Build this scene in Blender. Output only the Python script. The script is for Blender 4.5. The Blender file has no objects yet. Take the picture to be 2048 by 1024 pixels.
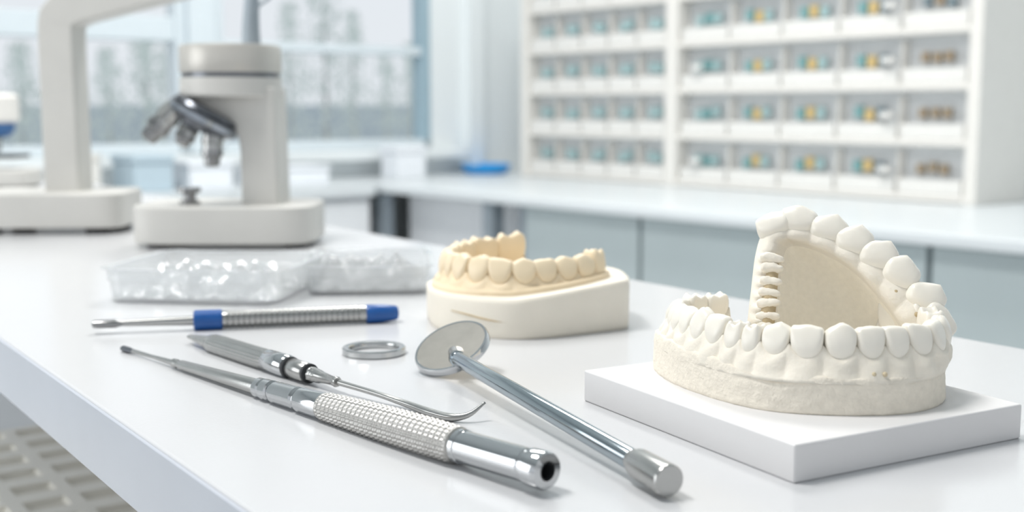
import bpy, math, random
import numpy as np
from mathutils import Vector, Matrix, noise
random.seed(7)
COL = bpy.context.scene.collection
ZT = 0.80   # table top height above the floor (everything below is measured from the table top)

# ------------------------------------------------------------------ materials
def mat(name, col, rough=0.5, metal=0.0, bump=0.0, bscale=200.0, var=0.0, vscale=30.0,
        coat=0.0, trans=0.0, alpha=1.0, spec=0.5, sss=0.0, aniso=0.0):
    m = bpy.data.materials.new(name); m.use_nodes = True
    nt = m.node_tree; b = nt.nodes['Principled BSDF']
    b.inputs['Base Color'].default_value = (*col, 1)
    b.inputs['Roughness'].default_value = rough
    b.inputs['Metallic'].default_value = metal
    b.inputs['Coat Weight'].default_value = coat
    b.inputs['Transmission Weight'].default_value = trans
    b.inputs['Alpha'].default_value = alpha
    b.inputs['Specular IOR Level'].default_value = spec
    if sss:
        b.inputs['Subsurface Weight'].default_value = sss
        b.inputs['Subsurface Radius'].default_value = (0.002, 0.0014, 0.0009)
        b.inputs['Subsurface Scale'].default_value = 1.0
    tc = nt.nodes.new('ShaderNodeTexCoord')
    if var > 0:
        n = nt.nodes.new('ShaderNodeTexNoise'); n.inputs['Scale'].default_value = vscale
        n.inputs['Detail'].default_value = 5
        nt.links.new(tc.outputs['Object'], n.inputs['Vector'])
        r = nt.nodes.new('ShaderNodeValToRGB')
        r.color_ramp.elements[0].position = 0.3; r.color_ramp.elements[1].position = 0.7
        r.color_ramp.elements[0].color = (*[max(0, c*(1-var)) for c in col], 1)
        r.color_ramp.elements[1].color = (*[min(1, c*(1+var*0.4)) for c in col], 1)
        nt.links.new(n.outputs['Fac'], r.inputs['Fac'])
        nt.links.new(r.outputs['Color'], b.inputs['Base Color'])
    if bump > 0:
        n2 = nt.nodes.new('ShaderNodeTexNoise'); n2.inputs['Scale'].default_value = bscale
        n2.inputs['Detail'].default_value = 6
        nt.links.new(tc.outputs['Object'], n2.inputs['Vector'])
        bp = nt.nodes.new('ShaderNodeBump'); bp.inputs['Strength'].default_value = bump
        bp.inputs['Distance'].default_value = 0.001
        nt.links.new(n2.outputs['Fac'], bp.inputs['Height'])
        nt.links.new(bp.outputs['Normal'], b.inputs['Normal'])
    return m

M = {}
M['table'] = mat('white_laminate', (0.635, 0.64, 0.655), 0.20, bump=0.04, bscale=900, var=0.02, vscale=8)
M['edge'] = mat('grey_edge_band', (0.50, 0.53, 0.59), 0.35, var=0.03, vscale=20)
M['counter'] = mat('white_worktop', (0.73, 0.77, 0.79), 0.3, var=0.02, vscale=5)
M['wall'] = mat('white_wall_paint', (0.82, 0.86, 0.87), 0.8, bump=0.1, bscale=60, var=0.02, vscale=3)
M['frame'] = mat('window_frame_paint', (0.70, 0.77, 0.81), 0.4, var=0.02)
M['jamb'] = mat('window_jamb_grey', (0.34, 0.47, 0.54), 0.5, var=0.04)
M['floor'] = mat('grey_vinyl_floor', (0.60, 0.62, 0.63), 0.45, var=0.08, vscale=12)
M['cab'] = mat('pale_blue_grey_panel', (0.50, 0.57, 0.58), 0.45, var=0.04, vscale=4)
M['cabgap'] = mat('grey_cabinet_carcass', (0.42, 0.48, 0.50), 0.7, var=0.05)
M['cabwhite'] = mat('white_panel', (0.82, 0.84, 0.86), 0.45, var=0.02)
M['legm'] = mat('grey_leg_metal', (0.33, 0.38, 0.42), 0.45, metal=0.2, var=0.05)
M['cream'] = mat('cream_plastic', (0.80, 0.78, 0.74), 0.45, var=0.02)
M['shelfback'] = mat('grey_back_panel', (0.68, 0.70, 0.71), 0.6, var=0.03)
M['drawer'] = mat('white_drawer_plastic', (0.80, 0.79, 0.76), 0.3, var=0.02)
M['teal'] = mat('teal_plastic', (0.20, 0.40, 0.41), 0.4, var=0.1)
M['teal2'] = mat('pale_teal_plastic', (0.38, 0.54, 0.55), 0.4, var=0.1)
M['yellow'] = mat('amber_plastic', (0.68, 0.51, 0.23), 0.4, var=0.1)
M['brown'] = mat('brown_resin', (0.34, 0.26, 0.17), 0.4, var=0.1)
M['dark'] = mat('dark_grey_resin', (0.18, 0.24, 0.27), 0.4, var=0.1)
M['hole'] = mat('dark_hole', (0.06, 0.05, 0.045), 0.8, var=0.1)
M['blue'] = mat('blue_plastic', (0.01, 0.09, 0.33), 0.3, var=0.06, vscale=300)
M['skyblue'] = mat('bright_blue_plastic', (0.02, 0.36, 0.82), 0.35, var=0.05)
M['bluesoft'] = mat('blue_enamel', (0.05, 0.16, 0.38), 0.35, var=0.05)
M['scope'] = mat('warm_grey_enamel', (0.60, 0.59, 0.56), 0.4, var=0.03, bump=0.04)
M['scopelid'] = mat('brushed_beige_metal', (0.56, 0.54, 0.50), 0.35, metal=0.3, var=0.05)
M['black'] = mat('black_rubber', (0.02, 0.022, 0.025), 0.5, var=0.1)
M['nose'] = mat('dark_steel', (0.13, 0.14, 0.16), 0.25, metal=0.7, var=0.1)
M['nosel'] = mat('grey_metal_band', (0.36, 0.39, 0.43), 0.22, metal=0.9, var=0.1)
M['steel'] = mat('satin_steel', (0.44, 0.44, 0.43), 0.25, metal=1.0, bump=0.03, bscale=700, var=0.05, vscale=80)
M['dsteel'] = mat('darker_steel', (0.30, 0.30, 0.30), 0.25, metal=1.0, var=0.05, vscale=80)
M['chrome'] = mat('polished_chrome', (0.54, 0.55, 0.56), 0.07, metal=1.0, var=0.03)
M['knurl'] = mat('knurled_nickel', (0.47, 0.46, 0.44), 0.40, metal=0.8, var=0.10, vscale=400)
M['mback'] = mat('satin_grey_disc', (0.42, 0.40, 0.365), 0.30, metal=1.0, var=0.08, vscale=150)
M['tubeblue'] = mat('polished_tube_steel', (0.38, 0.43, 0.46), 0.10, metal=1.0, var=0.04)
M['plaster'] = mat('white_plaster', (0.84, 0.785, 0.685), 0.6, bump=0.30, bscale=450, var=0.05, vscale=60, sss=0.04)
M['plaster_rough'] = mat('rough_plaster', (0.84, 0.78, 0.675), 0.9, bump=0.5, bscale=800, var=0.08, vscale=320)
M['toothw'] = mat('white_tooth_plaster', (0.87, 0.83, 0.745), 0.30, bump=0.10, bscale=300, var=0.04, vscale=90, sss=0.04, spec=0.55)
M['palate'] = mat('speckled_cream_plaster', (0.91, 0.855, 0.74), 0.6, bump=0.2, bscale=600, var=0.04, vscale=420, sss=0.03)
M['tan'] = mat('tan_mark_and_shade_plaster', (0.52, 0.41, 0.25), 0.7, bump=0.3, bscale=400, var=0.2, vscale=200)  # tan for pits and scored line, and as painted shade in the groove
M['gum2'] = mat('yellow_stone', (0.84, 0.69, 0.48), 0.55, bump=0.15, bscale=400, var=0.05, vscale=70, sss=0.04)
M['tooth2'] = mat('yellow_tooth_stone', (0.86, 0.72, 0.51), 0.38, bump=0.1, bscale=300, var=0.05, vscale=90, sss=0.04)
M['base2'] = mat('ivory_plaster', (0.86, 0.805, 0.70), 0.6, bump=0.15, bscale=400, var=0.03, vscale=60, sss=0.03)
M['plate'] = mat('white_matte_board', (0.75, 0.74, 0.74), 0.5, bump=0.05, bscale=500, var=0.01)
M['clear'] = mat('frosted_clear_plastic', (0.90, 0.92, 0.93), 0.10, trans=0.6, alpha=0.58, spec=0.9, var=0.02)
M['gel'] = mat('milky_silicone', (0.84, 0.86, 0.87), 0.12, trans=0.5, alpha=0.52, spec=0.8, var=0.03)
M['leaf'] = mat('painted_haze_foliage', (0.58, 0.64, 0.61), 0.9, var=0.08, vscale=1)
# haze painted into the foliage: added emission brightens the dark crowns
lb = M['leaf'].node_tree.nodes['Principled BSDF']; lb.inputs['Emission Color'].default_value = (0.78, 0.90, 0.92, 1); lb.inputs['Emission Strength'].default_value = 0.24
M['bark'] = mat('grey_bark', (0.60, 0.60, 0.58), 0.9, var=0.1)
M['snow'] = mat('pale_frosted_ground', (0.64, 0.73, 0.79), 0.9, var=0.12, vscale=0.5)
M['build'] = mat('pale_blue_render', (0.66, 0.75, 0.81), 0.8, var=0.05, vscale=1)
M['trayg'] = mat('cream_grid_plastic', (0.93, 0.91, 0.86), 0.5, var=0.03)
M['trayhole'] = mat('grid_pocket_cream', (0.80, 0.77, 0.70), 0.7, var=0.06)
M['paper'] = mat('white_paper', (0.85, 0.88, 0.92), 0.7, var=0.03)
M['bluegrey'] = mat('blue_grey_box_card', (0.50, 0.61, 0.68), 0.6, var=0.04)

# ------------------------------------------------------------------ mesh helpers
def mesh_obj(name, verts, faces, m, smooth=True, mats=None, fmats=None):
    v = np.array(verts, dtype=float)
    c = (v.min(0)+v.max(0))/2
    me = bpy.data.meshes.new(name)
    me.from_pydata((v-c).tolist(), [], faces); me.validate()
    import bmesh
    bm = bmesh.new(); bm.from_mesh(me); bmesh.ops.recalc_face_normals(bm, faces=bm.faces); bm.to_mesh(me); bm.free()
    for mm in (mats or [m]): me.materials.append(mm)
    if fmats:
        for p, i in zip(me.polygons, fmats): p.material_index = i
    if smooth:
        for p in me.polygons: p.use_smooth = True
    o = bpy.data.objects.new(name, me); o.location = c; COL.objects.link(o)
    return o

def thing(name, label, category, loc, group=None):
    e = bpy.data.objects.new(name, None); e.empty_display_size = 0.01
    e.location = loc; COL.objects.link(e)
    tag(e, label, category, group); return e
def tag(o, label, category, group=None):
    o['label'] = label; o['category'] = category
    if group: o['group'] = group
    return o
def abs_loc(o):
    l = Vector(o.location)
    return l + (abs_loc(o.parent) if o.parent else Vector((0, 0, 0)))
def adopt(parent, *objs, label=None):
    for o in objs:
        o.location = Vector(o.location) - abs_loc(parent)
        o.parent = parent
        if label: o['label'] = label
    return objs[0]
def structure(o): o['kind'] = 'structure'; return o

def bevel(o, w, seg=3, angle=True):
    b = o.modifiers.new('bevel', 'BEVEL'); b.width = w; b.segments = seg
    b.limit_method = 'ANGLE'; b.angle_limit = math.radians(40)
    for p in o.data.polygons: p.use_smooth = True
    w2 = o.modifiers.new('wn', 'WEIGHTED_NORMAL'); w2.keep_sharp = True
    return o

def box(name, cx, cy, sx, sy, z0, z1, ang, m, bev=0.0):
    ca, sa = math.cos(ang), math.sin(ang); vs = []
    for z in (z0, z1):
        for a, b in ((-1, -1), (1, -1), (1, 1), (-1, 1)):
            x, y = a*sx/2, b*sy/2
            vs.append((cx+x*ca-y*sa, cy+x*sa+y*ca, z))
    o = mesh_obj(name, vs, [(0,3,2,1),(4,5,6,7),(0,1,5,4),(1,2,6,5),(2,3,7,6),(3,0,4,7)], m, smooth=False)
    if bev: bevel(o, bev)
    return o

def extrude(name, pts, z0, z1, m, bev=0.0, inset=0.0, ztop=None, smooth=False):
    n = len(pts); c = np.mean(np.array(pts), 0); vs = []
    for x, y in pts: vs.append((x, y, z0))
    for x, y in pts:
        vs.append((x+(c[0]-x)*inset, y+(c[1]-y)*inset, ztop(x, y) if ztop else z1))
    fs = [tuple(range(n))[::-1], tuple(range(n, 2*n))]
    fs += [(i, (i+1) % n, n+(i+1) % n, n+i) for i in range(n)]
    o = mesh_obj(name, vs, fs, m, smooth=smooth)
    if bev: bevel(o, bev)
    return o

def frame(d):
    d = Vector(d).normalized()
    up = Vector((0, 0, 1)) if abs(d.z) < 0.95 else Vector((1, 0, 0))
    a = d.cross(up).normalized(); b = a.cross(d).normalized()
    return d, a, b

def lathe(name, A, D, prof, m, seg=48, rfun=None, capA=True, capB=True, flat=None):
    """surface of revolution from A along D. prof=[(s,r)]"""
    A = Vector(A); d, a, b = frame(D); vs = []; fs = []
    for k, (s, r) in enumerate(prof):
        for j in range(seg):
            ph = 2*math.pi*j/seg
            rr = rfun(s, ph, r) if rfun else r
            p = A + d*s + a*(rr*math.cos(ph)) + b*(rr*math.sin(ph)*(flat(s) if flat else 1))
            vs.append(p[:])
    n = len(prof)
    for k in range(n-1):
        for j in range(seg):
            j2 = (j+1) % seg
            fs.append((k*seg+j, k*seg+j2, (k+1)*seg+j2, (k+1)*seg+j))
    if capA: fs.append(tuple(range(seg))[::-1])
    if capB: fs.append(tuple(range((n-1)*seg, n*seg)))
    o = mesh_obj(name, vs, fs, m)
    e = o.modifiers.new('es', 'EDGE_SPLIT'); e.split_angle = math.radians(38)
    return o

def crom(pts, n, closed=False):
    P = [np.array(p, float) for p in pts]
    N = len(P); out = []
    segs = N if closed else N-1
    for i in range(segs):
        if closed: p0, p1, p2, p3 = P[(i-1) % N], P[i], P[(i+1) % N], P[(i+2) % N]
        else:
            p1, p2 = P[i], P[i+1]
            p0 = P[i-1] if i > 0 else 2*p1-p2
            p3 = P[i+2] if i+2 < N else 2*p2-p1
        for t in np.linspace(0, 1, 24, endpoint=False):
            out.append(0.5*((2*p1)+(-p0+p2)*t+(2*p0-5*p1+4*p2-p3)*t*t+(-p0+3*p1-3*p2+p3)*t**3))
    out.append(P[0] if closed else P[-1])
    out = np.array(out)
    d = np.r_[0, np.cumsum(np.linalg.norm(np.diff(out, axis=0), axis=1))]
    q = np.linspace(0, d[-1], n, endpoint=not closed)
    return np.stack([np.interp(q, d, out[:, k]) for k in range(out.shape[1])], 1), d[-1]

def tube(name, pts, radii, m, seg=16, n=60):
    P, L = crom(pts, n)
    R = np.interp(np.linspace(0, 1, n), np.linspace(0, 1, len(radii)), radii)
    vs = []; fs = []
    T0 = Vector(P[1]-P[0]).normalized(); _, a, b = frame(T0)
    for k in range(n):
        T = Vector(P[min(k+1, n-1)]-P[max(k-1, 0)]).normalized()
        a = (a - T*a.dot(T)).normalized(); b = T.cross(a)
        for j in range(seg):
            ph = 2*math.pi*j/seg
            vs.append((Vector(P[k]) + a*(R[k]*math.cos(ph)) + b*(R[k]*math.sin(ph)))[:])
    for k in range(n-1):
        for j in range(seg):
            j2 = (j+1) % seg; fs.append((k*seg+j, k*seg+j2, (k+1)*seg+j2, (k+1)*seg+j))
    fs.append(tuple(range(seg))[::-1]); fs.append(tuple(range((n-1)*seg, n*seg)))
    return mesh_obj(name, vs, fs, m)

def superpts(cx, cy, a, b, n=3.0, ang=0.0, N=64):
    out = []
    for k in range(N):
        t = 2*math.pi*k/N; c, s = math.cos(t), math.sin(t)
        x = a*math.copysign(abs(c)**(2/n), c); y = b*math.copysign(abs(s)**(2/n), s)
        out.append((cx+x*math.cos(ang)-y*math.sin(ang), cy+x*math.sin(ang)+y*math.cos(ang)))
    return out

# ------------------------------------------------------------------ room frame
C0 = Vector((-0.13, 3.88)); EI = Vector((0.63, -0.777)).normalized(); EJ = Vector((-0.777, -0.63)).normalized()
RANG = math.atan2(EI.y, EI.x)
def R(i, j): p = C0+EI*i+EJ*j; return p.x, p.y
def rb(name, i0, i1, j0, j1, z0, z1, m, bev=0.0):
    x, y = R((i0+i1)/2, (j0+j1)/2)
    return box(name, x, y, abs(i1-i0), abs(j1-j0), z0, z1, RANG, m, bev)

FZ = -ZT
structure(rb('floor', -0.1, 5.5, -0.4, 5.5, FZ-0.05, FZ, M['floor']))
structure(rb('ceiling', -0.1, 5.5, -0.4, 5.5, 1.9, 1.95, M['wall']))
structure(rb('wall_back', -0.1, 5.5, -0.37, -0.27, FZ, 1.9, M['wall']))
J0, J1, Zb, Zt = 0.16, 2.5, 0.0, 1.3
structure(rb('wall_window', -0.1, 0.0, -0.27, J0, FZ, 1.9, M['wall']))
structure(rb('wall_window_end', -0.1, 0.0, J1, 5.5, FZ, 1.9, M['wall']))
structure(rb('wall_window_sill', -0.1, 0.0, J0, J1, FZ, Zb, M['wall']))
structure(rb('wall_window_head', -0.1, 0.0, J0, J1, Zt, 1.9, M['wall']))
structure(rb('trim_1', 0.0, 0.03, -0.03, 0.03, -0.08, 1.9, M['wall']))
structure(rb('trim_2', 0.0, 0.06, 0.06, J1, -0.03, -0.002, M['wall'], 0.005))
def win(name, ja, jb, barz, barh, extra=None):
    w = thing(name, 'x', 'x', (*R(-0.03, (ja+jb)/2), Zb)); del w['label']; del w['category']; w['kind'] = 'structure'
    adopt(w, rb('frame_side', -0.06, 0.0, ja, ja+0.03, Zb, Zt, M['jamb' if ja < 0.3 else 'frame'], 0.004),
          rb('frame_side', -0.06, 0.0, jb-0.03, jb, Zb, Zt, M['frame'], 0.004),
          rb('frame_bottom', -0.06, 0.0, ja, jb, Zb, Zb+0.03, M['frame'], 0.004),
          rb('frame_top', -0.06, 0.0, ja, jb, Zt-0.03, Zt, M['frame'], 0.004),
          rb('glazing_bar', -0.05, -0.005, ja+0.03, jb-0.03, barz-barh/2, barz+barh/2, M['frame'], 0.004))
    for o in w.children: o['kind'] = 'structure'
    return w
win('window_1', J0, 0.885, 0.300, 0.026)
win('window_2', 0.965, 1.95, 0.335, 0.065)
win('window_3', 2.0, J1, 0.335, 0.065)
structure(rb('trim_3', -0.07, 0.02, 0.885, 0.965, Zb, Zt, M['frame'], 0.006))
structure(rb('trim_4', -0.07, 0.0, 1.95, 2.0, Zb, Zt, M['frame']))

# outside
g = mesh_obj('ground', [(-60, 5, 0), (30, 5, 0), (30, 90, 0), (-60, 90, 0)], [(0, 1, 2, 3)], M['snow'])
g.location.z = -5.0 ; g['kind'] = 'structure'
def leafy(x, y, z0, h, w, seed):
    rnd = random.Random(seed)
    t = thing('tree', 'tall pale hazy tree standing outside the window', 'tree', (x, y, z0), 'trees outside the window')
    tr = lathe('trunk', (x, y, z0), (0, 0, 1), [(0, w*0.05), (h*0.9, w*0.010)], M['bark'], 8)
    vs = []; fs = []
    ico_v = [(0, 0, 1), (1, 0, 0), (0, 1, 0), (-1, 0, 0), (0, -1, 0), (0, 0, -1)]
    ico_f = [(0, 1, 2), (0, 2, 3), (0, 3, 4), (0, 4, 1), (5, 2, 1), (5, 3, 2), (5, 4, 3), (5, 1, 4)]
    for k in range(1100):
        f = rnd.random()**0.8; zc = z0+h*(0.18+0.86*f)
        R0 = w*0.5*(1-0.80*f**1.3)
        a = rnd.random()*6.283; r = R0*rnd.random()**0.9
        s = w*(0.008+0.012*rnd.random()); b = len(vs); cx, cy = x+r*math.cos(a), y+r*math.sin(a)
        for v in ico_v: vs.append((cx+v[0]*s*(0.6+rnd.random()), cy+v[1]*s*(0.6+rnd.random()), zc+v[2]*s*(0.5+rnd.random()*2.0)))
        for q in ico_f: fs.append(tuple(b+i for i in q))
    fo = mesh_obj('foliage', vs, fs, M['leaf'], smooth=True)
    adopt(t, tr, fo)
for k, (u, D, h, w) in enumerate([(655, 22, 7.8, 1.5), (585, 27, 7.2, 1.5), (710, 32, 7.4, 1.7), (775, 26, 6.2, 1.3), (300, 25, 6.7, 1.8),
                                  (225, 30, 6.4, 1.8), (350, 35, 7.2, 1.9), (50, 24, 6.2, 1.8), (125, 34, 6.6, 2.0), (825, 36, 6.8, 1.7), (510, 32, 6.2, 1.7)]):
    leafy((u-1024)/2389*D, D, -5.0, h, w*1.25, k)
bl = tag(box('distant_building', -9, 48, 34, 3, -5.0, 0.3, 0.1, M['build']), 'long pale blue-grey building beyond the trees outside', 'building')

# ------------------------------------------------------------------ back counter
CZ = -0.08
ct = thing('lab_counter', 'long white worktop on dark grey legs along the wall', 'counter', (*R(1.5, 0.1), FZ))
adopt(ct, rb('worktop', 0.002, 3.6, -0.268, 0.582, CZ-0.022, CZ, M['counter'], 0.004))
for (i, j) in ((0.311, 0.54), (0.80, 0.54), (0.70, 0.0), (0.90, 0.505), (3.5, 0.54)):
    adopt(ct, rb('leg', i-0.02, i+0.02, j-0.02, j+0.02, FZ, CZ-0.022, M['legm'], 0.003))
adopt(ct, rb('added_pale_panel', 0.34, 0.86, 0.46, 0.475, FZ, CZ-0.022, M['cabwhite']), label='white panel added to brighten the gap under the worktop')  # panel added in front of the shaded wall so the gap looks pale
def cabinet(i0, i1, m, gm, label, j0=-0.2, j1=0.46, ndoors=1):
    c = thing('base_cabinet', label, 'cabinet', (*R((i0+i1)/2, (j0+j1)/2), FZ))
    adopt(c, rb('body', i0, i1, j0, j1, FZ+0.0, CZ-0.023, gm))
    w = (i1-i0)/ndoors
    for k in range(ndoors):
        adopt(c, rb('door', i0+k*w+0.003, i0+(k+1)*w-0.003, j1, j1+0.018, FZ+0.06, CZ-0.026, m, 0.002))
    return c
for a, b, n in ((0.93, 1.31, 1), (1.315, 1.99, 1), (1.995, 2.7, 1), (2.705, 3.4, 1)):
    cabinet(a, b, M['cab'], M['cabgap'], 'plain blue-grey base cabinet under the white worktop', j1=0.53, ndoors=n)
for k in range(4):
    j0 = 0.60+k*0.42
    c = thing('window_cabinet', 'white low cabinet with drawers beneath the window', 'cabinet', (*R(0.17, j0+0.2), FZ), 'white cabinets below the window')
    adopt(c, rb('body', 0.002, 0.33, j0, j0+0.415, FZ, CZ-0.03, M['cabwhite']))
    adopt(c, rb('cabinet_top', 0.002, 0.36, j0, j0+0.418, CZ-0.028, CZ, M['counter']))
    for q in range(3):
        adopt(c, rb('drawer', 0.33, 0.345, j0+0.008, j0+0.407, CZ-0.24-q*0.21, CZ-0.045-q*0.21, M['cabwhite'], 0.003))

# shelf unit with drawers
S0, SM, S1 = 0.295, 0.887, 1.736
su = thing('drawer_rack', 'large cream wall rack holding rows of small sample drawers', 'shelf unit', (*R(1.0, -0.1), CZ))
adopt(su, rb('back_panel', S0, S1, -0.20, -0.035, CZ, 0.55, M['shelfback']))
adopt(su, rb('side_panel', S1-0.0, S1+0.03, -0.20, 0.015, CZ, 0.56, M['cream'], 0.003))
adopt(su, rb('side_panel', S0-0.03, S0, -0.20, 0.015, CZ, 0.56, M['cream'], 0.003))
adopt(su, rb('side_panel', SM-0.022, SM+0.022, -0.035, 0.014, CZ, 0.56, M['cream'], 0.003))
ROW = 0.12; NR = 5
for k in range(NR+1):
    z = -0.075+ROW*k
    adopt(su, rb('shelf_board', S0, S1, -0.035, 0.008, z-0.003, z+0.012, M['cream'], 0.003))
colsL = [(S0+0.004+(SM-0.022-S0-0.008)/5*k, (SM-0.022-S0-0.008)/5) for k in range(5)]
colsR = [(SM+0.026+(S1-SM-0.03)/5*k, (S1-SM-0.03)/5) for k in range(5)]
meshcache = {}
def cached(key, fn):
    if key not in meshcache:
        o = fn(); meshcache[key] = o.data; bpy.data.objects.remove(o)
    return bpy.data.objects.new('x', meshcache[key])
def put(key, name, fn, loc, parent):
    o = cached(key, fn); o.name = name; o.location = loc; COL.objects.link(o); adopt(parent, o); return o
rs = random.Random(21)
for side, cols in (('l', colsL), ('r', colsR)):
    for ci, (i0, w) in enumerate(cols):
        for k in range(NR):
            z = -0.075+ROW*k+0.012
            cx, cy = R(i0+w/2, -0.02)
            if side == 'l': cs = ['teal2', 'teal2']; lab = 'small white drawer with pale teal samples in the rack'
            elif ci == 4: cs = ['brown', 'brown', 'brown']; lab = 'small white drawer with three brown samples in the rack'
            elif ci == 3: cs = ['teal', 'yellow', 'dark']; lab = 'small white drawer with teal and amber samples in the rack'
            elif ci == 0: cs = ['teal2', 'teal', 'teal2']; lab = 'small white drawer with teal samples in the rack'
            else: cs = ['teal', 'yellow', 'teal2']; lab = 'small white drawer with teal and amber samples in the rack'
            if k >= 3: cs = [c if c != 'yellow' else ('yellow' if k == 3 else 'teal2') for c in cs]
            if ci == 4 and side == 'r' and k >= 3: cs = ['dark', 'brown', 'dark']
            d = thing('sample_drawer', lab, 'drawer', (cx, cy, z), 'sample drawers in the rack')
            put(('front', side), 'drawer_front', lambda: rb('f', 0, w-0.012, 0, 0.008, 0, 0.032, M['drawer']),
                (*R(i0+w/2, 0.000), z+0.017), d)
            put(('tray', side), 'drawer_tray', lambda: rb('f', 0, w-0.014, 0, 0.030, 0, 0.004, M['drawer']),
                (*R(i0+w/2, -0.018), z+0.003), d)
            put(('div', side), 'divider', lambda: rb('f', 0, 0.004, 0, 0.026, 0, 0.092, M['cream']),
                (*R(i0+w-0.004, -0.020), z+0.048), d)
            if side == 'r' and ci == 3 or (side == 'r' and ci == 0 and k in (0, 2)):
                put('hd', 'handle', lambda: rb('f', 0, 0.032, 0, 0.012, 0, 0.012, M['drawer']), (*R(i0+w*0.85 if ci else i0+w*0.4, 0.014), z+0.052), d)
            n = len(cs); pw = 0.029 if side == 'r' else 0.024
            sm = 'b' if cs[0] in ('brown',) or cs == ['dark', 'brown', 'dark'] else 'a'
            for q, cn in enumerate(cs):
                put(('smp', cn, sm), 'sample', lambda: rb('f', 0, 0.022 if sm == 'a' else 0.017, 0, 0.008, 0, 0.027 if sm == 'a' else 0.021, M[cn]),
                    (*R(i0+w*0.45+(q-(n-1)/2)*pw+0.003*(rs.random()-0.5), -0.022), z+0.055+0.008*(rs.random()-0.5)), d)

# things on the far worktops
x, y = R(0.10, 0.02)
bw = tag(lathe('blue_dish', (x, y, CZ), (0, 0, 1), [(0, 0.055), (0.008, 0.070), (0.028, 0.080), (0.030, 0.078), (0.012, 0.064)], M['skyblue'], 40),
         'bright blue shallow plastic dish on the white worktop', 'dish')
def sitbox(name, i, j, si, sj, h, m, label, cat, z=CZ):
    e = thing(name, label, cat, (*R(i, j), z))
    adopt(e, rb('box_body', i-si/2, i+si/2, j-sj/2, j+sj/2, z, z+h*0.78, m, 0.004))
    adopt(e, rb('lid', i-si/2-0.004, i+si/2+0.004, j-sj/2-0.004, j+sj/2+0.004, z+h*0.78+0.0005, z+h, m, 0.004))
    return e
sitbox('storage_box', 0.14, 0.36, 0.09, 0.10, 0.095, M['paper'], 'white translucent storage box below the window', 'box')
sitbox('storage_box', 0.18, 0.78, 0.12, 0.22, 0.05, M['paper'], 'flat white box on the low cabinet below the window', 'box')
sitbox('storage_box', 0.20, 1.18, 0.14, 0.10, 0.09, M['bluegrey'], 'blue-grey cardboard box on the white cabinet', 'box')
sitbox('storage_box', 0.20, 1.02, 0.10, 0.12, 0.07, M['paper'], 'white lidded box on the white cabinet', 'box')
x, y = R(0.2, 1.32)
tag(lathe('jar', (x, y, CZ), (0, 0, 1), [(0, 0.035), (0.07, 0.035), (0.075, 0.03), (0.08, 0.036), (0.095, 0.036)], M['cream'], 30), 'cream plastic jar on the white cabinet', 'jar')

# ------------------------------------------------------------------ main table
TD = Vector((-0.57, 0.82)).normalized(); TN = Vector((0.82, 0.57)).normalized()
def T2(n, u): p = TN*n+TD*u; return p.x, p.y
TANG = math.atan2(TD.y, TD.x)
def tb(name, n0, n1, u0, u1, z0, z1, m, bev=0.0):
    x, y = T2((n0+n1)/2, (u0+u1)/2)
    return box(name, x, y, abs(u1-u0), abs(n1-n0), z0, z1, TANG, m, bev)
tbl = thing('lab_table', 'white laminate laboratory table carrying dental tools and casts', 'table', (*T2(0.35, 0.8), FZ))
adopt(tbl, tb('tabletop', 0.134, 0.552, -0.35, 2.15, -0.030, 0.0, M['table'], 0.0012))
adopt(tbl, tb('edge_band', 0.1325, 0.1342, -0.35, 2.15, -0.0305, -0.0010, M['edge'], 0.0004), label='light grey edge band')
for n, u in ((0.17, -0.3), (0.52, -0.3), (0.17, 2.1), (0.52, 2.1)):
    adopt(tbl, tb('leg', n-0.02, n+0.02, u-0.02, u+0.02, FZ, -0.030, M['legm'], 0.002))
adopt(tbl, tb('lower_shelf', -0.03, 0.53, -0.27, 2.07, -0.215, -0.195, M['cabwhite'], 0.002))
gt = thing('grid_tray', 'cream plastic tray with oblong pockets on the lower shelf', 'tray', (*T2(0.11, 0.8), -0.195))
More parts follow.
